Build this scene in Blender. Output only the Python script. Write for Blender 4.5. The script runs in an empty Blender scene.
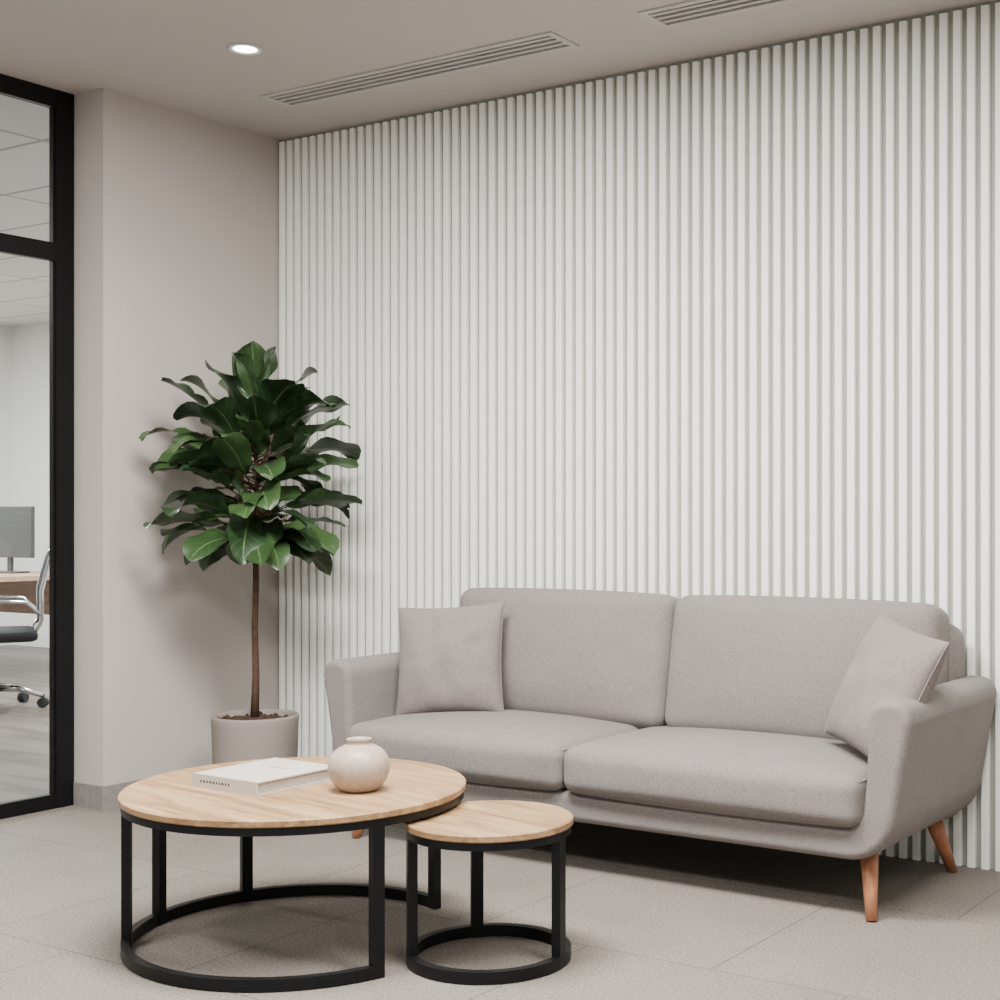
import bpy, bmesh, math, random
from mathutils import Vector, Matrix, Euler
random.seed(7)
D = bpy.data
SC = bpy.context.scene
COL = SC.collection
CAMH = 1.2245
YAW = math.radians(31.85)
CH = 3.0          # ceiling height
YW = 4.777        # slat front plane
XL = -5.045       # left wall plane
XG = -5.248       # glass partition plane

# ------------------------------------------------------------ materials
def new_mat(name):
    m = D.materials.new(name); m.use_nodes = True
    nt = m.node_tree
    b = nt.nodes['Principled BSDF']
    return m, nt, b

def simple(name, col, rough=0.6, metal=0.0, bump=0.0, bscale=200.0, var=0.0, vscale=3.0, spec=0.5, sheen=0.0):
    m, nt, b = new_mat(name)
    b.inputs['Roughness'].default_value = rough
    b.inputs['Metallic'].default_value = metal
    b.inputs['Specular IOR Level'].default_value = spec
    if sheen:
        b.inputs['Sheen Weight'].default_value = sheen
        b.inputs['Sheen Roughness'].default_value = 0.5
    tc = nt.nodes.new('ShaderNodeTexCoord')
    n = nt.nodes.new('ShaderNodeTexNoise'); n.inputs['Scale'].default_value = vscale
    n.inputs['Detail'].default_value = 4
    nt.links.new(tc.outputs['Object'], n.inputs['Vector'])
    r = nt.nodes.new('ShaderNodeValToRGB')
    r.color_ramp.elements[0].position = 0.3; r.color_ramp.elements[1].position = 0.7
    r.color_ramp.elements[0].color = tuple(c*(1-var) for c in col)+(1,)
    r.color_ramp.elements[1].color = tuple(min(1, c*(1+var)) for c in col)+(1,)
    nt.links.new(n.outputs['Fac'], r.inputs['Fac'])
    nt.links.new(r.outputs['Color'], b.inputs['Base Color'])
    if bump:
        n2 = nt.nodes.new('ShaderNodeTexNoise'); n2.inputs['Scale'].default_value = bscale
        n2.inputs['Detail'].default_value = 3
        nt.links.new(tc.outputs['Object'], n2.inputs['Vector'])
        bp = nt.nodes.new('ShaderNodeBump'); bp.inputs['Strength'].default_value = bump
        bp.inputs['Distance'].default_value = 0.002
        nt.links.new(n2.outputs['Fac'], bp.inputs['Height'])
        nt.links.new(bp.outputs['Normal'], b.inputs['Normal'])
    return m

def fabric(name, col):
    m, nt, b = new_mat(name)
    b.inputs['Roughness'].default_value = 0.95
    b.inputs['Specular IOR Level'].default_value = 0.1
    b.inputs['Sheen Weight'].default_value = 0.08
    b.inputs['Sheen Roughness'].default_value = 0.5
    tc = nt.nodes.new('ShaderNodeTexCoord')
    n1 = nt.nodes.new('ShaderNodeTexNoise'); n1.inputs['Scale'].default_value = 270; n1.inputs['Detail'].default_value = 3
    n2 = nt.nodes.new('ShaderNodeTexNoise'); n2.inputs['Scale'].default_value = 9; n2.inputs['Detail'].default_value = 4
    for n in (n1, n2): nt.links.new(tc.outputs['Object'], n.inputs['Vector'])
    mx = nt.nodes.new('ShaderNodeMath'); mx.operation = 'MULTIPLY_ADD'
    nt.links.new(n1.outputs['Fac'], mx.inputs[0]); mx.inputs[1].default_value = 0.92
    mm = nt.nodes.new('ShaderNodeMath'); mm.operation = 'MULTIPLY'; mm.inputs[1].default_value = 0.08
    nt.links.new(n2.outputs['Fac'], mm.inputs[0]); nt.links.new(mm.outputs[0], mx.inputs[2])
    r = nt.nodes.new('ShaderNodeValToRGB')
    r.color_ramp.elements[0].position = 0.35; r.color_ramp.elements[1].position = 0.65
    r.color_ramp.elements[0].color = tuple(c*0.76 for c in col)+(1,)
    r.color_ramp.elements[1].color = tuple(c*1.22 for c in col)+(1,)
    nt.links.new(mx.outputs[0], r.inputs['Fac']); nt.links.new(r.outputs['Color'], b.inputs['Base Color'])
    bp = nt.nodes.new('ShaderNodeBump'); bp.inputs['Strength'].default_value = 0.4; bp.inputs['Distance'].default_value = 0.002
    nt.links.new(n1.outputs['Fac'], bp.inputs['Height'])
    # broad soft wrinkles
    n3 = nt.nodes.new('ShaderNodeTexNoise'); n3.inputs['Scale'].default_value = 4; n3.inputs['Detail'].default_value = 1
    nt.links.new(tc.outputs['Object'], n3.inputs['Vector'])
    bp2 = nt.nodes.new('ShaderNodeBump'); bp2.inputs['Strength'].default_value = 0.45; bp2.inputs['Distance'].default_value = 0.03
    nt.links.new(n3.outputs['Fac'], bp2.inputs['Height']); nt.links.new(bp.outputs['Normal'], bp2.inputs['Normal'])
    nt.links.new(bp2.outputs['Normal'], b.inputs['Normal'])
    return m

def wood(name, c1, c2, scale=(1.2, 14, 14), rough=0.5, ang=0.0, fine=0.0):
    m, nt, b = new_mat(name)
    b.inputs['Roughness'].default_value = rough
    b.inputs['Specular IOR Level'].default_value = 0.3
    tc = nt.nodes.new('ShaderNodeTexCoord')
    mp = nt.nodes.new('ShaderNodeMapping'); mp.inputs['Scale'].default_value = scale
    mr = nt.nodes.new('ShaderNodeMapping'); mr.inputs['Rotation'].default_value = (0, 0, ang)
    nt.links.new(tc.outputs['Object'], mr.inputs['Vector']); nt.links.new(mr.outputs['Vector'], mp.inputs['Vector'])
    n = nt.nodes.new('ShaderNodeTexNoise'); n.inputs['Scale'].default_value = 1.6; n.inputs['Detail'].default_value = 8
    n.inputs['Distortion'].default_value = 0.6; n.inputs['Roughness'].default_value = 0.62
    nt.links.new(mp.outputs['Vector'], n.inputs['Vector'])
    r = nt.nodes.new('ShaderNodeValToRGB')
    r.color_ramp.elements[0].position = 0.36; r.color_ramp.elements[1].position = 0.63
    r.color_ramp.elements[0].color = c1+(1,); r.color_ramp.elements[1].color = c2+(1,)
    nt.links.new(n.outputs['Fac'], r.inputs['Fac'])
    colout = r.outputs['Color']
    if fine:
        m2 = nt.nodes.new('ShaderNodeMapping'); m2.inputs['Scale'].default_value = (4, 130, 130)
        nt.links.new(mr.outputs['Vector'], m2.inputs['Vector'])
        nf = nt.nodes.new('ShaderNodeTexNoise'); nf.inputs['Scale'].default_value = 1.0; nf.inputs['Detail'].default_value = 3
        nt.links.new(m2.outputs['Vector'], nf.inputs['Vector'])
        rf = nt.nodes.new('ShaderNodeValToRGB')
        rf.color_ramp.elements[0].position = 0.35; rf.color_ramp.elements[0].color = (1-fine,)*3+(1,)
        rf.color_ramp.elements[1].position = 0.6; rf.color_ramp.elements[1].color = (1+fine*0.4,)*3+(1,)
        nt.links.new(nf.outputs['Fac'], rf.inputs['Fac'])
        mu = nt.nodes.new('ShaderNodeMixRGB'); mu.blend_type = 'MULTIPLY'; mu.inputs[0].default_value = 1
        nt.links.new(colout, mu.inputs[1]); nt.links.new(rf.outputs['Color'], mu.inputs[2])
        colout = mu.outputs[0]
    nt.links.new(colout, b.inputs['Base Color'])
    bp = nt.nodes.new('ShaderNodeBump'); bp.inputs['Strength'].default_value = 0.1; bp.inputs['Distance'].default_value = 0.001
    nt.links.new(n.outputs['Fac'], bp.inputs['Height']); nt.links.new(bp.outputs['Normal'], b.inputs['Normal'])
    return m

def tile_floor():
    m, nt, b = new_mat('floor_tile_mat')
    tc = nt.nodes.new('ShaderNodeTexCoord')
    mp = nt.nodes.new('ShaderNodeMapping'); mp.inputs['Location'].default_value = (2.28+8, -3.336+8.1, 0)
    nt.links.new(tc.outputs['Object'], mp.inputs['Vector'])
    br = nt.nodes.new('ShaderNodeTexBrick')
    br.inputs['Scale'].default_value = 1.0
    br.inputs['Brick Width'].default_value = 0.8; br.inputs['Row Height'].default_value = 0.81
    br.inputs['Mortar Size'].default_value = 0.0026; br.inputs['Mortar Smooth'].default_value = 0.2
    br.offset = 0.5
    br.inputs['Color1'].default_value = (0.181, 0.160, 0.140, 1); br.inputs['Color2'].default_value = (0.170, 0.150, 0.131, 1)
    br.inputs['Mortar'].default_value = (0.085, 0.075, 0.065, 1)
    nt.links.new(mp.outputs['Vector'], br.inputs['Vector'])
    n1 = nt.nodes.new('ShaderNodeTexNoise'); n1.inputs['Scale'].default_value = 120; n1.inputs['Detail'].default_value = 6
    n1.inputs['Roughness'].default_value = 0.75
    n2 = nt.nodes.new('ShaderNodeTexNoise'); n2.inputs['Scale'].default_value = 3; n2.inputs['Detail'].default_value = 6
    nt.links.new(tc.outputs['Object'], n1.inputs['Vector']); nt.links.new(tc.outputs['Object'], n2.inputs['Vector'])
    r1 = nt.nodes.new('ShaderNodeValToRGB')
    r1.color_ramp.elements[0].position = 0.38; r1.color_ramp.elements[0].color = (0.54, 0.54, 0.54, 1)
    r1.color_ramp.elements[1].position = 0.62; r1.color_ramp.elements[1].color = (1.38, 1.37, 1.35, 1)
    nt.links.new(n1.outputs['Fac'], r1.inputs['Fac'])
    r2 = nt.nodes.new('ShaderNodeValToRGB')
    r2.color_ramp.elements[0].position = 0.3; r2.color_ramp.elements[0].color = (0.93, 0.93, 0.93, 1)
    r2.color_ramp.elements[1].position = 0.7; r2.color_ramp.elements[1].color = (1.05, 1.05, 1.05, 1)
    nt.links.new(n2.outputs['Fac'], r2.inputs['Fac'])
    a = nt.nodes.new('ShaderNodeMixRGB'); a.blend_type = 'MULTIPLY'; a.inputs[0].default_value = 1
    c = nt.nodes.new('ShaderNodeMixRGB'); c.blend_type = 'MULTIPLY'; c.inputs[0].default_value = 1
    nt.links.new(br.outputs['Color'], a.inputs[1]); nt.links.new(r1.outputs['Color'], a.inputs[2])
    nt.links.new(a.outputs[0], c.inputs[1]); nt.links.new(r2.outputs['Color'], c.inputs[2])
    nt.links.new(c.outputs[0], b.inputs['Base Color'])
    b.inputs['Roughness'].default_value = 0.6
    b.inputs['Specular IOR Level'].default_value = 0.2
    bp = nt.nodes.new('ShaderNodeBump'); bp.inputs['Strength'].default_value = 0.2; bp.inputs['Distance'].default_value = 0.002
    bp.invert = True
    nt.links.new(br.outputs['Fac'], bp.inputs['Height']); nt.links.new(bp.outputs['Normal'], b.inputs['Normal'])
    return m

def leaf_mat():
    m, nt, b = new_mat('leaf_mat')
    uv = nt.nodes.new('ShaderNodeUVMap'); uv.uv_map = 'UVMap'
    sep = nt.nodes.new('ShaderNodeSeparateXYZ'); nt.links.new(uv.outputs['UV'], sep.inputs[0])
    def math_(op, a=None, bb=None, va=None, vb=None):
        n = nt.nodes.new('ShaderNodeMath'); n.operation = op
        if a is not None: nt.links.new(a, n.inputs[0])
        elif va is not None: n.inputs[0].default_value = va
        if bb is not None: nt.links.new(bb, n.inputs[1])
        elif vb is not None: n.inputs[1].default_value = vb
        return n.outputs[0]
    v = math_('ABSOLUTE', math_('SUBTRACT', sep.outputs['Y'], vb=0.5))
    mid = math_('LESS_THAN', v, vb=0.020)
    t = math_('SUBTRACT', math_('MULTIPLY', sep.outputs['X'], vb=8.0), math_('MULTIPLY', v, vb=4.0))
    fr = math_('FRACT', t)
    lat = math_('LESS_THAN', fr, vb=0.08)
    vein = math_('MAXIMUM', mid, math_('MULTIPLY', lat, vb=0.35))
    geo = nt.nodes.new('ShaderNodeNewGeometry')
    rnd = nt.nodes.new('ShaderNodeValToRGB')
    rnd.color_ramp.elements[0].color = (0.007, 0.021, 0.009, 1)
    rnd.color_ramp.elements[1].color = (0.040, 0.080, 0.024, 1)
    nt.links.new(geo.outputs['Random Per Island'], rnd.inputs['Fac'])
    mx = nt.nodes.new('ShaderNodeMixRGB'); nt.links.new(vein, mx.inputs[0])
    nt.links.new(rnd.outputs['Color'], mx.inputs[1]); mx.inputs[2].default_value = (0.085, 0.14, 0.055, 1)
    nt.links.new(mx.outputs[0], b.inputs['Base Color'])
    b.inputs['Roughness'].default_value = 0.34
    b.inputs['Specular IOR Level'].default_value = 0.45
    bp = nt.nodes.new('ShaderNodeBump'); bp.inputs['Strength'].default_value = 0.4; bp.inputs['Distance'].default_value = 0.002
    bp.invert = True
    nt.links.new(vein, bp.inputs['Height']); nt.links.new(bp.outputs['Normal'], b.inputs['Normal'])
    return m

def glass_mat():
    m = D.materials.new('glass_pane_mat'); m.use_nodes = True; nt = m.node_tree
    nt.nodes.remove(nt.nodes['Principled BSDF'])
    out = nt.nodes['Material Output']
    tr = nt.nodes.new('ShaderNodeBsdfTransparent'); tr.inputs['Color'].default_value = (0.90, 0.92, 0.91, 1)
    gl = nt.nodes.new('ShaderNodeBsdfGlossy'); gl.inputs['Roughness'].default_value = 0.02
    fr = nt.nodes.new('ShaderNodeFresnel'); fr.inputs['IOR'].default_value = 1.25
    mx = nt.nodes.new('ShaderNodeMixShader')
    nt.links.new(fr.outputs[0], mx.inputs[0]); nt.links.new(tr.outputs[0], mx.inputs[1]); nt.links.new(gl.outputs[0], mx.inputs[2])
    nt.links.new(mx.outputs[0], out.inputs['Surface'])
    return m

def emit(name, col, s):
    m, nt, b = new_mat(name)
    b.inputs['Base Color'].default_value = col+(1,)
    b.inputs['Emission Color'].default_value = col+(1,)
    b.inputs['Emission Strength'].default_value = s
    return m

def ceiling_grid_mat():
    m, nt, b = new_mat('office_ceiling_mat')
    tc = nt.nodes.new('ShaderNodeTexCoord')
    br = nt.nodes.new('ShaderNodeTexBrick'); br.offset = 0.0
    br.inputs['Scale'].default_value = 1; br.inputs['Brick Width'].default_value = 1.2; br.inputs['Row Height'].default_value = 0.6
    br.inputs['Mortar Size'].default_value = 0.014
    br.inputs['Color1'].default_value = (0.66, 0.66, 0.65, 1); br.inputs['Color2'].default_value = (0.62, 0.62, 0.61, 1)
    br.inputs['Mortar'].default_value = (0.34, 0.34, 0.335, 1)
    nt.links.new(tc.outputs['Object'], br.inputs['Vector']); nt.links.new(br.outputs['Color'], b.inputs['Base Color'])
    b.inputs['Roughness'].default_value = 0.9
    return m

M_slat = simple('slat_paint', (0.86, 0.868, 0.81), 0.55, var=0.01, spec=0.3)
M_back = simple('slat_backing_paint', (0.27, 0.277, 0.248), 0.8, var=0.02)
M_wall = simple('wall_paint', (0.43, 0.388, 0.360), 0.85, bump=0.15, bscale=150, var=0.015, spec=0.2)
M_ceil = simple('ceiling_paint', (0.46, 0.422, 0.400), 0.9, bump=0.05, var=0.01, spec=0.2)
M_floor = tile_floor()
M_stone = simple('baseboard_stone', (0.20, 0.185, 0.17), 0.6, var=0.15, vscale=25)
M_black = simple('black_metal', (0.0035, 0.0035, 0.004), 0.42, var=0.1, bump=0.1, bscale=300, spec=0.22)
M_fab = fabric('sofa_fabric', (0.176, 0.155, 0.144))
M_fab2 = fabric('pillow_fabric', (0.180, 0.155, 0.146))
M_oak = wood('oak_tabletop', (0.195, 0.108, 0.048), (0.375, 0.237, 0.122), (1.3, 12, 12), 0.5, 0.15, fine=0.18)
M_leg = wood('beech_leg', (0.27, 0.105, 0.05), (0.38, 0.17, 0.085), (20, 20, 2), 0.4)
M_ofl = wood('office_floor_wood', (0.09, 0.072, 0.062), (0.18, 0.155, 0.138), (0.6, 5, 5), 0.4)
M_desk = wood('desk_wood', (0.20, 0.105, 0.055), (0.32, 0.18, 0.10), (2, 12, 12), 0.4)
M_desktop = wood('desk_top_wood', (0.36, 0.24, 0.15), (0.48, 0.34, 0.22), (2, 12, 12), 0.4)
M_pot = simple('pot_ceramic', (0.235, 0.198, 0.178), 0.75, bump=0.2, bscale=60, var=0.04, spec=0.2)
M_vase = simple('vase_ceramic', (0.34, 0.268, 0.213), 0.42, bump=0.08, bscale=80, var=0.12, vscale=60)
M_soil = simple('soil', (0.04, 0.018, 0.010), 1.0, bump=1.0, bscale=60, var=0.5, vscale=60)
M_bark = simple('bark', (0.07, 0.038, 0.025), 0.85, bump=0.7, bscale=70, var=0.3, vscale=40, spec=0.2)
M_leaf = leaf_mat()
M_glass = glass_mat()
M_white = simple('white_metal', (0.7, 0.7, 0.69), 0.5)
M_vent = simple('vent_paint', (0.44, 0.425, 0.41), 0.6)
M_dark = simple('dark_void', (0.01, 0.01, 0.01), 0.9)
M_emit = emit('lamp_lens', (1, 0.98, 0.95), 25)
M_fill_panel = emit('fill_panel_glow', (1, 0.99, 0.97), 4)  # glow of the added fill panels in room and office
M_cover = simple('book_cover', (0.46, 0.425, 0.385), 0.5, var=0.02)
M_page = simple('book_pages', (0.36, 0.32, 0.28), 0.9, var=0.15, vscale=200)
M_ink = simple('ink', (0.06, 0.055, 0.05), 0.7)
M_oceil = ceiling_grid_mat()
M_owall = simple('office_wall_paint', (0.74, 0.74, 0.72), 0.9)
M_chrome = simple('chrome', (0.6, 0.6, 0.6), 0.2, metal=1.0)
M_mesh = simple('chair_mesh', (0.03, 0.032, 0.034), 0.8, spec=0.2)
M_screen = simple('monitor_grey', (0.05, 0.052, 0.055), 0.35)

# ------------------------------------------------------------ helpers
def obj_from_bm(bm, name, mats, smooth=False):
    me = D.meshes.new(name); bm.to_mesh(me); bm.free()
    if not isinstance(mats, (list, tuple)): mats = [mats]
    for m in mats: me.materials.append(m)
    if smooth:
        for p in me.polygons: p.use_smooth = True
    o = D.objects.new(name, me); COL.objects.link(o)
    return o

def empty(name, loc):
    e = D.objects.new(name, None); e.empty_display_size = 0.2; e.location = loc; COL.objects.link(e)
    return e

def par(e, *obs):
    inv = Matrix.Translation(e.location).inverted()
    for o in obs:
        o.parent = e; o.matrix_parent_inverse = inv

def bm_box(bm, x0, x1, y0, y1, z0, z1, mi=0):
    vs = [bm.verts.new(p) for p in [(x0,y0,z0),(x1,y0,z0),(x1,y1,z0),(x0,y1,z0),(x0,y0,z1),(x1,y0,z1),(x1,y1,z1),(x0,y1,z1)]]
    for f in [(3,2,1,0),(4,5,6,7),(0,1,5,4),(1,2,6,5),(2,3,7,6),(3,0,4,7)]:
        fc = bm.faces.new([vs[i] for i in f]); fc.material_index = mi
    return vs

def box(name, x0, x1, y0, y1, z0, z1, mat, bevel=0.0):
    bm = bmesh.new(); bm_box(bm, x0, x1, y0, y1, z0, z1)
    o = obj_from_bm(bm, name, mat)
    if bevel:
        md = o.modifiers.new('b', 'BEVEL'); md.width = bevel; md.segments = 3
    return o

def bm_tube(bm, pts, rad, seg=12, caps=True, mi=0):
    pts = [Vector(p) for p in pts]
    if not isinstance(rad, (list, tuple)): rad = [rad]*len(pts)
    rings = []
    prev = None
    for i, p in enumerate(pts):
        if i == 0: t = pts[1]-pts[0]
        elif i == len(pts)-1: t = pts[-1]-pts[-2]
        else: t = pts[i+1]-pts[i-1]
        t.normalize()
        if prev is None:
            a = Vector((1,0,0)) if abs(t.x) < 0.8 else Vector((0,1,0))
            u = t.cross(a).normalized()
        else:
            u = (prev - t*prev.dot(t)).normalized()
        prev = u; w = t.cross(u)
        rings.append([bm.verts.new(p + (u*math.cos(2*math.pi*k/seg)+w*math.sin(2*math.pi*k/seg))*rad[i]) for k in range(seg)])
    for a, b in zip(rings[:-1], rings[1:]):
        for k in range(seg):
            f = bm.faces.new((a[k], a[(k+1) % seg], b[(k+1) % seg], b[k])); f.material_index = mi; f.smooth = True
    if caps:
        f = bm.faces.new(rings[0][::-1]); f.material_index = mi
        f = bm.faces.new(rings[-1]); f.material_index = mi

def bm_lathe(bm, prof, c=(0,0,0), seg=64, mi=0):
    rings = []
    for r, z in prof:
        if r < 1e-5: rings.append([bm.verts.new((c[0], c[1], c[2]+z))])
        else: rings.append([bm.verts.new((c[0]+r*math.cos(2*math.pi*k/seg), c[1]+r*math.sin(2*math.pi*k/seg), c[2]+z)) for k in range(seg)])
    for a, b in zip(rings[:-1], rings[1:]):
        for k in range(seg):
            k2 = (k+1) % seg
            if len(a) == 1 and len(b) == 1: continue
            if len(a) == 1: f = bm.faces.new((a[0], b[k2], b[k]))
            elif len(b) == 1: f = bm.faces.new((a[k], a[k2], b[0]))
            else: f = bm.faces.new((a[k], a[k2], b[k2], b[k]))
            f.material_index = mi; f.smooth = True

def rounded_box(name, c, half, r, mat, puff=(0,0,0), n=22, rot=None, shear=None, fn=None):
    """soft box; puff per axis = how much the +/- faces of that axis bulge"""
    bm = bmesh.new()
    bmesh.ops.create_cube(bm, size=2.0)
    bmesh.ops.subdivide_edges(bm, edges=bm.edges[:], cuts=n, use_grid_fill=True)
    h = Vector(half)
    for v in bm.verts:
        s = Vector([math.sin(v.co[i]*math.pi/2)*0.55+v.co[i]*0.45 for i in range(3)])
        p = Vector([s[i]*h[i] for i in range(3)])
        q = Vector([max(-(h[i]-r), min(h[i]-r, p[i])) for i in range(3)])
        d = p-q
        if d.length > 1e-6: o = q + d.normalized()*r
        else: o = p
        u = [o[i]/h[i] for i in range(3)]
        for ax in range(3):
            if puff[ax]:
                a, b = [(1,2),(0,2),(0,1)][ax]
                w = max(0, 1-abs(u[a])**2.5)*max(0, 1-abs(u[b])**2.5)
                o[ax] += puff[ax]*u[ax]*w
        if fn: o = fn(o)
        v.co = o
    M = Matrix.Translation(c)
    if rot: M = M @ Euler(rot).to_matrix().to_4x4()
    bmesh.ops.transform(bm, matrix=M, verts=bm.verts)
    return obj_from_bm(bm, name, mat, True)

def C2W(lat, Z, z=0):
    """horizontal frame rotated by YAW -> room coordinates (only a rotation)"""
    c, s = math.cos(YAW), math.sin(YAW)
    return Vector((lat*c - Z*s, lat*s + Z*c, z))

# ------------------------------------------------------------ room shell
box('floor', XG, 3.0, -3.5, YW+0.15, -0.1, 0, M_floor)
# ceiling built with openings for the vents
vents = [(-4.565, -3.07), (-2.67, -1.14)]
VY0, VY1 = 4.245, 4.405
bm = bmesh.new()
bm_box(bm, XG, 3.0, -3.5, VY0, CH, CH+0.1)
bm_box(bm, XG, 3.0, VY1, YW+0.15, CH, CH+0.1)
xs = [XG] + [x for v in vents for x in v] + [3.0]
for i in range(0, len(xs), 2):
    bm_box(bm, xs[i], xs[i+1], VY0, VY1, CH, CH+0.1)
obj_from_bm(bm, 'ceiling', M_ceil)
for i, (a, b) in enumerate(vents):
    bm = bmesh.new()
    # frame
    f = 0.013
    bm_box(bm, a-0.012, b+0.012, VY0-0.012, VY0+f, CH-0.006, CH+0.012)
    bm_box(bm, a-0.012, b+0.012, VY1-f, VY1+0.012, CH-0.006, CH+0.012)
    bm_box(bm, a-0.012, a+f, VY0+f, VY1-f, CH-0.006, CH+0.012)
    bm_box(bm, b-f, b+0.012, VY0+f, VY1-f, CH-0.006, CH+0.012)
    # slats
    nb = 4
    for k in range(1, nb):
        y = VY0 + (VY1-VY0)*k/nb
        bm_box(bm, a+f, b-f, y-0.008, y+0.008, CH-0.004, CH+0.02)
    bm_box(bm, a, b, VY0+0.001, VY1-0.001, CH+0.03, CH+0.04, 1)
    o = obj_from_bm(bm, 'ceiling_air_vent', [M_vent, M_dark])

DEP = 0.018
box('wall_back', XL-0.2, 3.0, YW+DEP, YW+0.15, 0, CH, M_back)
# slats
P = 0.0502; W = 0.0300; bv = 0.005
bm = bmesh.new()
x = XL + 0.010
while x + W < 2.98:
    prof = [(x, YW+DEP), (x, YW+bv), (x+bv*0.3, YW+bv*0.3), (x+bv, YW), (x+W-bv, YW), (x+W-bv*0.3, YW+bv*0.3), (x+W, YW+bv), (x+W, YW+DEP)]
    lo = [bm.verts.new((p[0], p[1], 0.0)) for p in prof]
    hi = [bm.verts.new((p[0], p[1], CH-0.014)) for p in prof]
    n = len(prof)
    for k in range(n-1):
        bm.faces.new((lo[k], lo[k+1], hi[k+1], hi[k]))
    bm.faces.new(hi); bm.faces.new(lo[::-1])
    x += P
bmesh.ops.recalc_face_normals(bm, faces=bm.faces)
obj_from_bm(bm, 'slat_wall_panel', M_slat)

box('wall_left', XG, XL, 3.814, YW+0.15, 0, CH, M_wall)
box('wall_right', 3.0, 3.15, -3.5, YW+0.15, 0, CH, M_wall)
bm = bmesh.new()
bm_box(bm, XL+0.0002, XL+0.012, 3.8142, YW-0.001, 0.0002, 0.097)
bm_box(bm, XG+0.025, XL+0.012, 3.802, 3.8138, 0.0002, 0.097)
obj_from_bm(bm, 'baseboard_left', M_stone)

# ------------------------------------------------------------ glass partition
bm = bmesh.new()
FD = 0.018
yj = 3.800
def fr(y0, y1, z0, z1, d=FD): bm_box(bm, XG-d, XG+d, y0, y1, z0, z1)
fr(yj-0.075, yj+0.010, 0, CH)             # jamb
posts = [2.55, 1.30, 0.05, -1.2]
for p in posts: fr(p-0.03, p+0.03, 0, CH)
fr(-3.5, yj, CH-0.075, CH, FD-0.002)
fr(-3.5, yj, 2.285, 2.36, FD-0.002)
fr(-3.5, yj, 0, 0.06, FD-0.002)
fr(yj-0.087, yj-0.075, 0.06, CH-0.075, 0.012)
g = box('glass', XG-0.004, XG+0.004, -3.5, yj-0.05, 0.03, CH-0.03, M_glass)
frm = obj_from_bm(bm, 'frame', M_black)
e = empty('window_1', (XG, 0.0, 0)); par(e, frm, g)

# ------------------------------------------------------------ office beyond the glass
OX0, OY1 = -12.2, 8.2
box('floor_office', OX0, XG, -3.5, OY1, -0.1, 0, M_ofl)
box('ceiling_office', OX0, XG, -3.5, OY1, CH, CH+0.1, M_oceil)
box('wall_office_back', OX0-0.1, XG+0.2, OY1, OY1+0.1, 0, CH, M_owall)
box('wall_office_side', OX0-0.1, OX0, -3.5, OY1, 0, CH, M_owall)
box('wall_office_near', XG, XL, YW+0.15, OY1, 0, CH, M_owall)
# added fill panels, unseen on the office ceiling, to brighten the office
for (lx, ly) in [(-8.5, 3.0), (-10.5, 5.6), (-7.5, 6.4)]:
    o = box('office_fill_panel', lx-0.6, lx+0.6, ly-0.3, ly+0.3, CH-0.03, CH-0.002, M_fill_panel)
    L = D.lights.new('office_fill_light', 'AREA'); L.shape = 'RECTANGLE'; L.size = 1.2; L.size_y = 0.6; L.energy = 250
    lo = D.objects.new('office_fill_light', L); lo.location = (lx, ly, CH-0.05); COL.objects.link(lo)
    lo.parent = o

# desk
bm = bmesh.new()
bm_box(bm, -11.2, -9.3, 6.1, 7.0, 0.745, 0.78)
DX = [-9.38, -11.12]
for dx in DX:
    for dy in (6.16, 6.94):
        bm_box(bm, dx-0.035, dx+0.035, dy-0.035, dy+0.035, 0, 0.745, 1)
bm_box(bm, -11.1, -9.4, 6.9, 6.93, 0.45, 0.745, 1)
obj_from_bm(bm, 'office_desk', [M_desktop, M_desk])
bm = bmesh.new()
bm_box(bm, -10.22, -9.59, 6.62, 6.65, 0.90, 1.29)
bm_box(bm, -9.94, -9.88, 6.65, 6.67, 0.79, 1.03)
bm_box(bm, -10.04, -9.78, 6.58, 6.74, 0.78, 0.795)
o = obj_from_bm(bm, 'computer_monitor', M_screen)
md = o.modifiers.new('b', 'BEVEL'); md.width = 0.006; md.segments = 2

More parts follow.
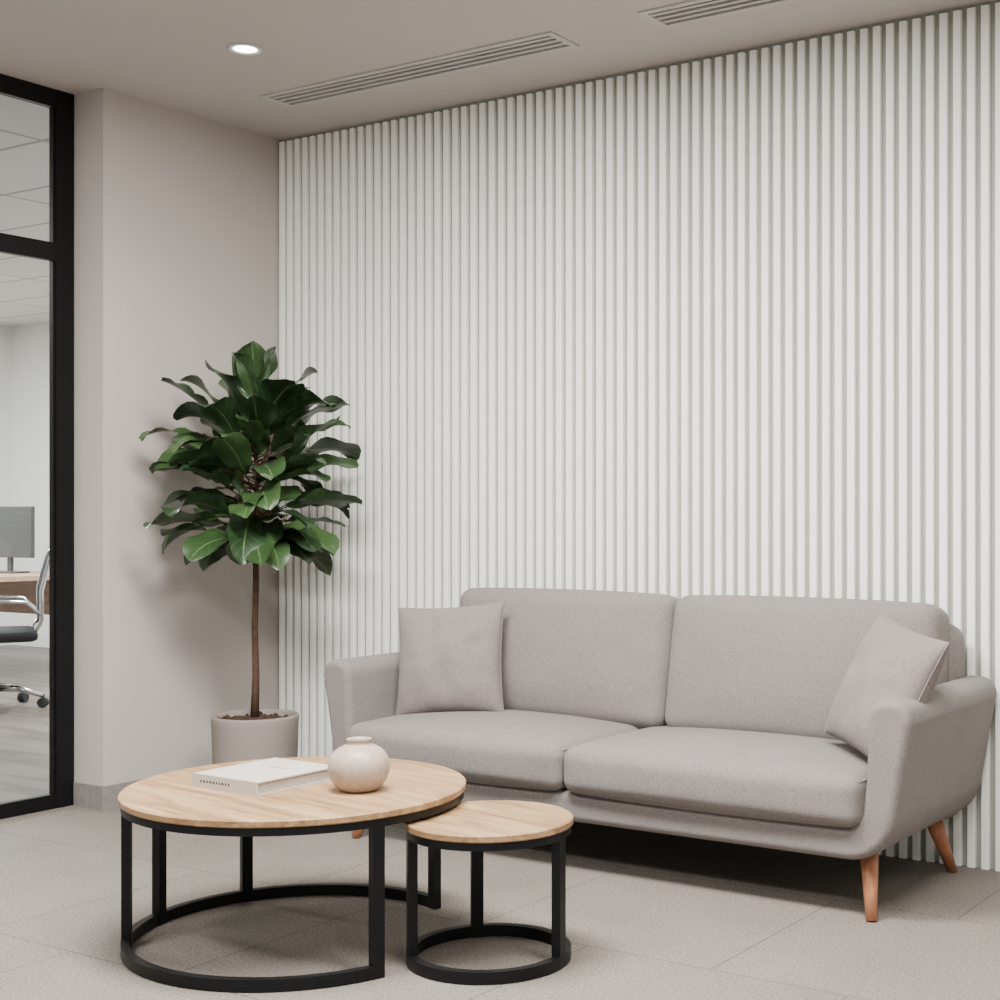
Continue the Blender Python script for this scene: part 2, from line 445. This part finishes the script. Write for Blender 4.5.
# office chair : local +x = front
def office_chair(loc, ang):
    M = Matrix.Translation(loc) @ Matrix.Rotation(ang, 4, 'Z')
    obs = []
    bm = bmesh.new()
    for k in range(5):
        a = 2*math.pi*k/5+0.3
        bm_tube(bm, [(0.03*math.cos(a), 0.03*math.sin(a), 0.13), (0.16*math.cos(a), 0.16*math.sin(a), 0.12), (0.30*math.cos(a), 0.30*math.sin(a), 0.075)], [0.026, 0.02, 0.014], 10)
    bm_tube(bm, [(0,0,0.09),(0,0,0.2)], 0.035, 14)
    bm_tube(bm, [(0,0,0.2),(0,0,0.43)], 0.02, 14)
    # back frame
    for s in (-1, 1):
        bm_tube(bm, [(-0.12, s*0.1, 0.44), (-0.22, s*0.18, 0.46), (-0.27, s*0.215, 0.56), (-0.27, s*0.22, 0.75), (-0.32, s*0.215, 0.95), (-0.40, s*0.20, 1.14)], 0.013, 10)
        bm_tube(bm, [(-0.26, s*0.24, 0.60), (-0.18, s*0.27, 0.68), (0.0, s*0.28, 0.69), (0.12, s*0.28, 0.67), (0.13, s*0.27, 0.55), (0.05, s*0.22, 0.45)], 0.013, 10)
    bm_tube(bm, [(-0.40, -0.2, 1.14), (-0.405, 0, 1.155), (-0.40, 0.2, 1.14)], 0.013, 10)
    bmesh.ops.transform(bm, matrix=M, verts=bm.verts)
    obs.append(obj_from_bm(bm, 'chrome_frame', M_chrome))
    bm = bmesh.new()
    for k in range(5):
        a = 2*math.pi*k/5+0.3
        cx, cy = 0.30*math.cos(a), 0.30*math.sin(a)
        px, py = -math.sin(a), math.cos(a)
        bm_tube(bm, [(cx-px*0.022, cy-py*0.022, 0.032), (cx+px*0.022, cy+py*0.022, 0.032)], 0.032, 16)
        bm_tube(bm, [(cx, cy, 0.04), (cx, cy, 0.085)], 0.01, 8)
    # mesh back panel
    rows = [(-0.262, 0.2, 0.52), (-0.262, 0.213, 0.62), (-0.262, 0.213, 0.75), (-0.285, 0.208, 0.86), (-0.315, 0.205, 0.95), (-0.36, 0.2, 1.05), (-0.398, 0.19, 1.14)]
    gr = []
    for x_, w_, z_ in rows:
        gr.append([bm.verts.new((x_-0.02*(1-(u/4)**2), w_*u/4, z_)) for u in range(-4, 5)])
    for a_, b_ in zip(gr[:-1], gr[1:]):
        for k in range(8): bm.faces.new((a_[k], a_[k+1], b_[k+1], b_[k]))
    bmesh.ops.transform(bm, matrix=M, verts=bm.verts)
    obs.append(obj_from_bm(bm, 'back_and_casters', M_mesh))
    s = rounded_box('seat', (0, 0, 0.465), (0.25, 0.24, 0.035), 0.03, M_mesh, (0,0,0.01), n=8)
    s.data.transform(M); obs.append(s)
    e = empty('office_chair', loc); par(e, *obs)
office_chair(tuple(C2W(-4.16, 9.0)), YAW + math.pi + 0.45)

# ------------------------------------------------------------ downlights
def downlight(x, y, energy, r=0.055):
    bm = bmesh.new()
    bm_lathe(bm, [(r*0.8, 0.0), (r*0.82, -0.006), (r*1.12, -0.008), (r*1.15, -0.001), (r*0.8, 0.0)], (x, y, CH-0.0005), 40, 0)
    bm_lathe(bm, [(0, -0.003), (r*0.81, -0.003)], (x, y, CH), 40, 1)
    o = obj_from_bm(bm, 'ceiling_downlight', [M_white, M_emit])
    L = D.lights.new('downlight_lamp', 'SPOT'); L.energy = energy; L.spot_size = math.radians(120); L.spot_blend = 0.9
    L.shadow_soft_size = 0.12; L.color = (1, 0.96, 0.91)
    lo = D.objects.new('downlight_lamp', L); lo.location = (x, y, CH-0.03); COL.objects.link(lo)
    lo.parent = o
downlight(-4.156, 3.773, 60)
# added fill panels on the unseen part of the ceiling, to light the room
for (lx, ly, en, sx, sy) in [(-2.6, 2.6, 255, 1.2, 0.6), (-1.0, 2.4, 180, 1.2, 0.6), (-3.2, 0.6, 130, 1.2, 0.6), (0.8, 0.4, 110, 1.2, 0.6)]:
    o = box('ceiling_fill_panel', lx-sx/2, lx+sx/2, ly-sy/2, ly+sy/2, CH-0.02, CH-0.002, M_fill_panel)
    L = D.lights.new('panel_fill_light', 'AREA'); L.shape = 'RECTANGLE'; L.size = sx; L.size_y = sy; L.energy = en
    L.color = (1, 0.985, 0.96)
    lo = D.objects.new('panel_fill_light', L); lo.location = (lx, ly, CH-0.03); COL.objects.link(lo); lo.parent = o

# ------------------------------------------------------------ sofa
SX0, SX1 = -3.935, -1.545
SCX = (SX0+SX1)/2
def sofa():
    obs = []
    # shell: U section (arms flow into the base), extruded in depth
    hw = (SX1-SX0)/2
    def outer(n=12):
        pts = []
        pts.append((hw-0.42, 0.182))
        cx, cz, r = hw-0.215, 0.342, 0.16
        for k in range(n+1):
            a = -math.pi/2 + (math.pi/2-0.10)*k/n
            pts.append((cx+r*math.cos(a), cz+r*math.sin(a)))
        pts += [(hw-0.040, 0.42), (hw-0.022, 0.52), (hw-0.007, 0.60)]
        tcx, tcz, tr = hw-0.074, 0.603, 0.071
        for k in range(n+1):
            a = 0.05 + (math.pi-0.12)*k/n
            # squarer (superelliptic) arm top
            ca, sa = math.cos(a), math.sin(a)
            pts.append((tcx+tr*math.copysign(abs(ca)**0.8, ca), tcz+tr*abs(sa)**0.8))
        pts += [(hw-0.148, 0.52), (hw-0.152, 0.42), (hw-0.165, 0.33), (hw-0.205, 0.285)]
        return pts
    R = outer()
    L = [(-x_, z_) for x_, z_ in R][::-1]
    loop = L + R
    bm = bmesh.new()
    y0, y1 = 3.945, 4.755
    fv = [bm.verts.new((SCX+x_, y0, z_)) for x_, z_ in loop]
    bv_ = [bm.verts.new((SCX+x_, y1, z_)) for x_, z_ in loop]
    n = len(loop)
    for k in range(n):
        bm.faces.new((fv[k], bv_[k], bv_[(k+1) % n], fv[(k+1) % n]))
    bm.faces.new(fv); bm.faces.new(bv_[::-1])
    bmesh.ops.recalc_face_normals(bm, faces=bm.faces)
    rim = [e_ for e_ in bm.edges if abs(e_.verts[0].co.y-e_.verts[1].co.y) < 1e-6]
    bmesh.ops.bevel(bm, geom=rim, offset=0.035, segments=6, affect='EDGES', profile=0.5, clamp_overlap=True)
    o = obj_from_bm(bm, 'shell', M_fab, True)
    md = o.modifiers.new('wn', 'WEIGHTED_NORMAL'); md.keep_sharp = False; md.weight = 100
    obs.append(o)
    # back shell
    def lean(k): 
        def f(o_): o_.y += k*o_.z; return o_
        return f
    obs.append(rounded_box('back_shell', (SCX, 4.66, 0.52), (hw-0.100, 0.075, 0.335), 0.07, M_fab, n=24, fn=lean(0.04)))
    # seat cushions
    xl_, xm_, xr_ = SCX-hw+0.155, SCX-0.05, SCX+hw-0.155
    for i, (a, b) in enumerate(((xl_, xm_), (xm_, xr_))):
        obs.append(rounded_box('seat_cushion_%d' % (i+1), ((a+b)/2, 4.222, 0.364), ((b-a)/2-0.003, 0.318, 0.079), 0.045, M_fab, (0.0, 0.014, 0.034), n=28))
    # back cushions
    bl, bmid, brr = SCX-hw+0.212, SCX+0.035, SCX+hw-0.125
    for i, (a, b) in enumerate(((bl, bmid), (bmid, brr))):
        obs.append(rounded_box('back_cushion_%d' % (i+1), ((a+b)/2, 4.535, 0.672), ((b-a)/2-0.003, 0.085, 0.252), 0.055, M_fab, (0.004, 0.045, 0.010), n=28, rot=(math.radians(-10), 0, 0)))
    # piping seams on seat cushions
    bm = bmesh.new()
    for (a, b) in ((xl_, xm_), (xm_, xr_)):
        cx = (a+b)/2
        for zz in (0.305, 0.423):
            hx, hy, rr = (b-a)/2-0.012, 0.308, 0.04
            pts = []
            for (sx_, sy_, a0) in [(1, -1, -math.pi/2), (1, 1, 0), (-1, 1, math.pi/2), (-1, -1, math.pi)]:
                for k in range(7):
                    an = a0 + math.pi/2*k/6
                    pts.append((cx+sx_*(hx-rr)+rr*math.cos(an), 4.222+sy_*(hy-rr)+rr*math.sin(an), zz))
            pts.append(pts[0])
            bm_tube(bm, pts, 0.0045, 6, False)
    obs.append(obj_from_bm(bm, 'piping', M_fab, True))
    # legs
    bm = bmesh.new()
    for sx_ in (-1, 1):
        x_t = SCX + sx_*(hw-0.185); x_b = SCX + sx_*(hw-0.145)
        bm_tube(bm, [(x_t, 4.06, 0.20), (x_b, 3.985, 0.0)], [0.030, 0.017], 18)
        bm_tube(bm, [(x_t, 4.60, 0.20), (x_b, 4.69, 0.0)], [0.030, 0.017], 18)
    obs.append(obj_from_bm(bm, 'legs', M_leg))
    e = empty('sofa', (SCX, 4.35, 0)); par(e, *obs)
sofa()

def pillow(name, c, size, rot, mat, thick=0.088, seed=0):
    bm = bmesh.new()
    n = 40
    rs = random.Random(seed)
    cr = []   # creases radiating from the corners and edges
    for k in range(9):
        ang = rs.uniform(0, 6.28)
        cr.append((ang, rs.uniform(0.5, 0.8), rs.uniform(0.05, 0.10), rs.uniform(0.004, 0.009)))
    def P_(u, v, s):
        e = max(0.0, (1-u*u)*(1-v*v))
        k = 1 - 0.065*(1-abs(v)**2)*abs(u)**3   # edges pulled in mid side
        k2 = 1 - 0.065*(1-abs(u)**2)*abs(v)**3
        wr = 0.004*math.sin(9*u+3*v)*e + 0.004*math.sin(7*v-4*u+1)*e
        rr = math.hypot(u, v); an = math.atan2(v, u)
        for (a0, r0, wd, dp) in cr:
            da = math.atan2(math.sin(an-a0), math.cos(an-a0))
            wr -= dp*math.exp(-(da*rr/wd)**2)*math.exp(-((rr-r0)/0.22)**2)*min(1, e*4)
        return (u*size/2*k, s*(thick*e**0.45+wr), v*size/2*k2)
    F = {}
    for s in (-1, 1):
        for i in range(n+1):
            for j in range(n+1):
                u = math.sin((2*i/n-1)*math.pi/2); v = math.sin((2*j/n-1)*math.pi/2)
                if s == 1 and (i in (0, n) or j in (0, n)): F[(s, i, j)] = F[(-1, i, j)]
                else: F[(s, i, j)] = bm.verts.new(P_(u, v, s))
        for i in range(n):
            for j in range(n):
                q = [F[(s, i, j)], F[(s, i+1, j)], F[(s, i+1, j+1)], F[(s, i, j+1)]]
                bm.faces.new(q if s == -1 else q[::-1])
    pts = []
    for i in range(4):
        for k in range(n):
            t = 2*k/n-1
            u, v = [(t, -1), (1, t), (-t, 1), (-1, -t)][i]
            pts.append(P_(u, v, 1))
    pts.append(pts[0])
    bm_tube(bm, pts, 0.003, 6, False)
    M = Matrix.Translation(c) @ rot
    bmesh.ops.transform(bm, matrix=M, verts=bm.verts)
    return obj_from_bm(bm, name, mat, True)

def prot(yaw, lean, roll):
    return (Matrix.Rotation(math.radians(yaw), 4, 'Z') @ Matrix.Rotation(math.radians(lean), 4, 'X') @ Matrix.Rotation(math.radians(roll), 4, 'Y'))
pillow('throw_pillow', (-3.565, 4.27, 0.662), 0.435, prot(20, -14, -4), M_fab2, seed=4)
pillow('throw_pillow', (-1.735, 4.19, 0.674), 0.435, prot(-36, -24, 9), M_fab2, seed=9)

# ------------------------------------------------------------ coffee tables
def ring_arc(bm, c, r_in, r_out, z0, z1, a0, a1, seg=96, full=False):
    n = seg
    secs = []
    for k in range(n if full else n+1):
        a = a0 + (a1-a0)*k/n
        ca, sa = math.cos(a), math.sin(a)
        secs.append([bm.verts.new((c[0]+r*ca, c[1]+r*sa, z)) for r, z in ((r_in, z0), (r_out, z0), (r_out, z1), (r_in, z1))])
    m = len(secs)
    for k in range(m if full else m-1):
        A, B = secs[k], secs[(k+1) % m]
        for j in range(4):
            bm.faces.new((A[j], A[(j+1) % 4], B[(j+1) % 4], B[j]))
    if not full:
        bm.faces.new(secs[0][::-1]); bm.faces.new(secs[-1])

def table(c, R, h, legs_cam, open_arc, name='round_coffee_table', bar=0.034):
    rr = R-0.006
    bm = bmesh.new()
    ring_arc(bm, c, rr-0.03, rr, h-0.042, h-0.019, 0, 2*math.pi, full=True)
    if open_arc: a0, a1 = open_arc; ring_arc(bm, c, rr-0.024, rr, 0.002, 0.034, a0, a1)
    else: ring_arc(bm, c, rr-0.024, rr, 0.002, 0.034, 0, 2*math.pi, full=True)
    for a in legs_cam:
        a = math.radians(a)+YAW
        ux, uy = math.cos(a), math.sin(a)
        vs = bm_box(bm, -0.026, -0.0, -bar/2, bar/2, 0.002, h-0.02)
        for v in vs:
            x_, y_ = v.co.x+rr-0.0005, v.co.y
            v.co.x = c[0]+x_*ux-y_*uy; v.co.y = c[1]+x_*uy+y_*ux
    bmesh.ops.recalc_face_normals(bm, faces=bm.faces)
    f = obj_from_bm(bm, 'metal_frame', M_black)
    bm = bmesh.new()
    bm_lathe(bm, [(0, h-0.020), (R-0.003, h-0.020), (R, h-0.017), (R, h-0.003), (R-0.003, h), (0, h)], (c[0], c[1], 0), 128)
    for fc in bm.faces: fc.smooth = False
    t = obj_from_bm(bm, 'oak_top', M_oak)
    e = empty(name, (c[0], c[1], 0)); par(e, f, t)

BT = C2W(-1.023, 4.115); BTH = 0.443
ST = C2W(-0.444, 3.920); STH = 0.391
table(BT, 0.486, BTH, [193, 163, 123.5, 41, -50], (math.radians(41)+YAW, math.radians(310)+YAW))
table(ST, 0.232, STH, [198, -22, 106], None)

# vase
bm = bmesh.new()
prof = [(0, 0), (0.045, 0), (0.058, 0.006), (0.078, 0.028), (0.088, 0.058), (0.087, 0.085), (0.073, 0.112), (0.051, 0.126), (0.035, 0.131), (0.031, 0.135), (0.033, 0.142), (0.037, 0.147), (0.034, 0.148), (0.028, 0.142), (0.027, 0.132), (0.05, 0.12), (0.07, 0.09), (0.05, 0.03), (0, 0.02)]
vc = C2W(-0.826, 4.03)
bm_lathe(bm, prof, (vc.x, vc.y, BTH), 64)
o = obj_from_bm(bm, 'ceramic_vase', M_vase, True)
md = o.modifiers.new('s', 'SUBSURF'); md.levels = 1; md.render_levels = 2

# book
def book():
    bc = C2W(-1.120, 4.15)
    M = Matrix.Translation((bc.x, bc.y, BTH)) @ Matrix.Rotation(math.radians(-1), 4, 'Z')
    w, d, t = 0.135, 0.155, 0.038
    bm = bmesh.new()
    bm_box(bm, -w, w, -d, d, 0.0, 0.004)
    bm_box(bm, -w, w, -d, d, t-0.004, t)
    bm_box(bm, -w, w, -d-0.003, -d+0.002, 0.0, t)
    bm_box(bm, -w+0.006, w-0.006, -d+0.002, d-0.006, 0.004, t-0.004, 1)
    # printed title on the spine and on the cover
    x_ = -0.10
    rs = random.Random(3)
    while x_ < 0.02:
        l = rs.uniform(0.005, 0.010)
        bm_box(bm, x_, x_+l, -d-0.0034, -d-0.0028, 0.016, 0.023, 2); x_ += l+0.006
    for (tx, ty, tl) in [(-0.04, 0.035, 0.08)]:
        x_ = tx
        while x_ < tx+tl:
            l = rs.uniform(0.004, 0.008)
            bm_box(bm, x_, x_+l, ty, ty+0.008, t-0.0002, t+0.0003, 2); x_ += l+0.005
    bmesh.ops.transform(bm, matrix=M, verts=bm.verts)
    obj_from_bm(bm, 'hardcover_book', [M_cover, M_page, M_ink])
book()

# ------------------------------------------------------------ plant
def plant():
    px, py = -4.565, 4.200
    obs = []
    bm = bmesh.new()
    prof = [(0, 0), (0.150, 0), (0.158, 0.006), (0.172, 0.15), (0.178, 0.35), (0.180, 0.375), (0.177, 0.385), (0.166, 0.385), (0.162, 0.375), (0.159, 0.33), (0.0, 0.33)]
    bm_lathe(bm, prof, (px, py, 0), 72)
    obs.append(obj_from_bm(bm, 'pot', M_pot, True))
    bm = bmesh.new()
    bm_lathe(bm, [(0.161, 0.355), (0.12, 0.367), (0.06, 0.373), (0, 0.375)], (px, py, 0), 40)
    for k in range(90):
        a = random.uniform(0, 6.28); r = random.uniform(0.02, 0.146)
        q = (px+r*math.cos(a), py+r*math.sin(a), 0.368)
        bmesh.ops.create_icosphere(bm, subdivisions=1, radius=random.uniform(0.006, 0.015), matrix=Matrix.Translation(q))
    obs.append(obj_from_bm(bm, 'soil', M_soil, True))
    # trunk & branches
    bm = bmesh.new()
    tp = [(px-0.004, py, 0.36), (px+0.004, py, 0.55), (px-0.003, py, 0.75), (px+0.005, py, 0.95), (px, py, 1.15), (px+0.01, py, 1.35), (px, py, 1.55), (px+0.005, py, 1.70)]
    bm_tube(bm, tp, [0.019, 0.015, 0.0135, 0.013, 0.012, 0.010, 0.008, 0.005], 12)
    for k in range(7):
        a = k*2.4+0.4; z0 = 1.05+0.07*k
        e_ = Vector((px+0.13*math.cos(a), py+0.13*math.sin(a), z0+0.16))
        bm_tube(bm, [(px, py, z0), (px+0.06*math.cos(a), py+0.06*math.sin(a), z0+0.05), e_], [0.008, 0.006, 0.004], 8)
    obs.append(obj_from_bm(bm, 'trunk', M_bark, True))
    # leaves
    bm = bmesh.new()
    uvl = bm.loops.layers.uv.new('UVMap')
    rl = random.Random(64)
    NU, NV = 14, 6
    def leaf(base, az, el, L, Wd, roll, droop):
        d0 = Vector((math.cos(az)*math.cos(el), math.sin(az)*math.cos(el), math.sin(el)))
        side0 = Vector((-math.sin(az), math.cos(az), 0))
        side0 = Matrix.Rotation(roll, 3, d0) @ side0
        rip = rl.uniform(0, 6.28); fold = rl.uniform(0.10, 0.32)
        curve_s = rl.uniform(-0.10, 0.10)
        # midrib bends progressively downward (arching leaf)
        g_ = []
        p = base.copy(); el_t = el
        step = L*0.975/NU
        for i in range(NU+1):
            t = 0.02+0.975*i/NU
            el_t = el - droop*t*t
            d = Vector((math.cos(az)*math.cos(el_t), math.sin(az)*math.cos(el_t), math.sin(el_t)))
            side = (side0 - d*side0.dot(d)).normalized()
            up = d.cross(side)
            if up.dot(Vector((-math.cos(az)*math.sin(el_t), -math.sin(az)*math.sin(el_t), math.cos(el_t)))) < 0: up = -up
            w = Wd/2*(math.sin(math.pi*t**1.45)**0.62 if 0 < t < 1 else 0)
            row = []
            for j in range(NV+1):
                v = 2*j/NV-1
                ripz = 0.08*Wd*math.sin(t*13+rip+(2 if v > 0 else 0))*abs(v)**2
                row.append(bm.verts.new(p + side*(v*w+curve_s*L*t*t) + up*(fold*w*abs(v)**1.3 + ripz)))
            g_.append(row)
            p = p + d*step
        for row in g_:
            for v in row:
                if v.co.x < XL+0.03: v.co.x = XL+0.03 + (XL+0.03-v.co.x)*0.1
                if v.co.y > YW-0.03: v.co.y = YW-0.03 - (v.co.y-YW+0.03)*0.1
        for i in range(NU):
            for j in range(NV):
                f = bm.faces.new((g_[i][j], g_[i+1][j], g_[i+1][j+1], g_[i][j+1])); f.smooth = True
                for lp, (a_, b_) in zip(f.loops, ((i, j), (i+1, j), (i+1, j+1), (i, j+1))):
                    lp[uvl].uv = (a_/NU, b_/NV)
    stems = []
    N = 70
    for i in range(N):
        s = i/(N-1)
        az = i*2.39996+rl.uniform(-0.25, 0.25)
        z = 1.13+0.50*s+rl.uniform(-0.03, 0.03)
        prof_r = math.sin(math.pi*(0.30+0.38*s))
        rad = 0.17*prof_r*math.sqrt(rl.uniform(0.05, 1.0))
        el = math.radians(-12+60*s+rl.uniform(-20, 20))
        L = rl.uniform(0.27, 0.36)
        base = Vector((px+rad*math.cos(az), py+rad*math.sin(az), z))
        stems.append((Vector((px, py, z-0.05)), base))
        leaf(base, az, el, L, L*rl.uniform(0.42, 0.55), rl.uniform(-0.6, 0.6), math.radians(rl.uniform(20, 75)))
    # inner, steeper leaves that fill the heart of the crown
    for i in range(22):
        az = i*2.39996+1.0
        z = 1.13+0.47*(i/21)
        base = Vector((px+0.03*math.cos(az), py+0.03*math.sin(az), z))
        leaf(base, az, math.radians(rl.uniform(-10, 55)), rl.uniform(0.19, 0.26), rl.uniform(0.11, 0.14), rl.uniform(-0.8, 0.8), math.radians(rl.uniform(30, 90)))
    # lowest leaves hanging around the top of the bare trunk
    for i in range(9):
        az = i*2.39996+0.2
        base = Vector((px+0.08*math.cos(az), py+0.08*math.sin(az), 1.17))
        leaf(base, az, math.radians(rl.uniform(-40, -15)), rl.uniform(0.23, 0.29), rl.uniform(0.12, 0.15), rl.uniform(-0.5, 0.5), math.radians(rl.uniform(20, 45)))
    for k in range(5):
        az = k*1.2566+0.5
        b_ = Vector((px, py, 1.68)); leaf(b_, az, math.radians(rl.uniform(62, 82)), rl.uniform(0.25, 0.29), 0.14, rl.uniform(-0.6, 0.6), math.radians(rl.uniform(5, 40)))
    lv = obj_from_bm(bm, 'leaves', M_leaf, True)
    obs.append(lv)
    bm = bmesh.new()
    for a_, b_ in stems:
        bm_tube(bm, [a_, a_.lerp(b_, 0.6)+Vector((0, 0, -0.005)), b_], [0.0035, 0.003, 0.0022], 6, False)
    obs.append(obj_from_bm(bm, 'petioles', M_bark, True))
    e = empty('potted_fiddle_leaf_fig', (px, py, 0)); par(e, *obs)
plant()

# ------------------------------------------------------------ world + camera
w = D.worlds.new('world'); SC.world = w; w.use_nodes = True
bg = w.node_tree.nodes['Background']; bg.inputs['Color'].default_value = (0.98, 0.98, 0.98, 1); bg.inputs['Strength'].default_value = 1.15

cam = D.cameras.new('camera'); co = D.objects.new('camera', cam); COL.objects.link(co)
cam.sensor_width = 36; cam.sensor_fit = 'HORIZONTAL'; cam.lens = 36*1.420
cam.shift_x = -0.15; cam.shift_y = 0.015
co.location = (0, 0, CAMH); co.rotation_euler = (math.pi/2, 0, YAW)
cam.clip_start = 0.05
SC.camera = co
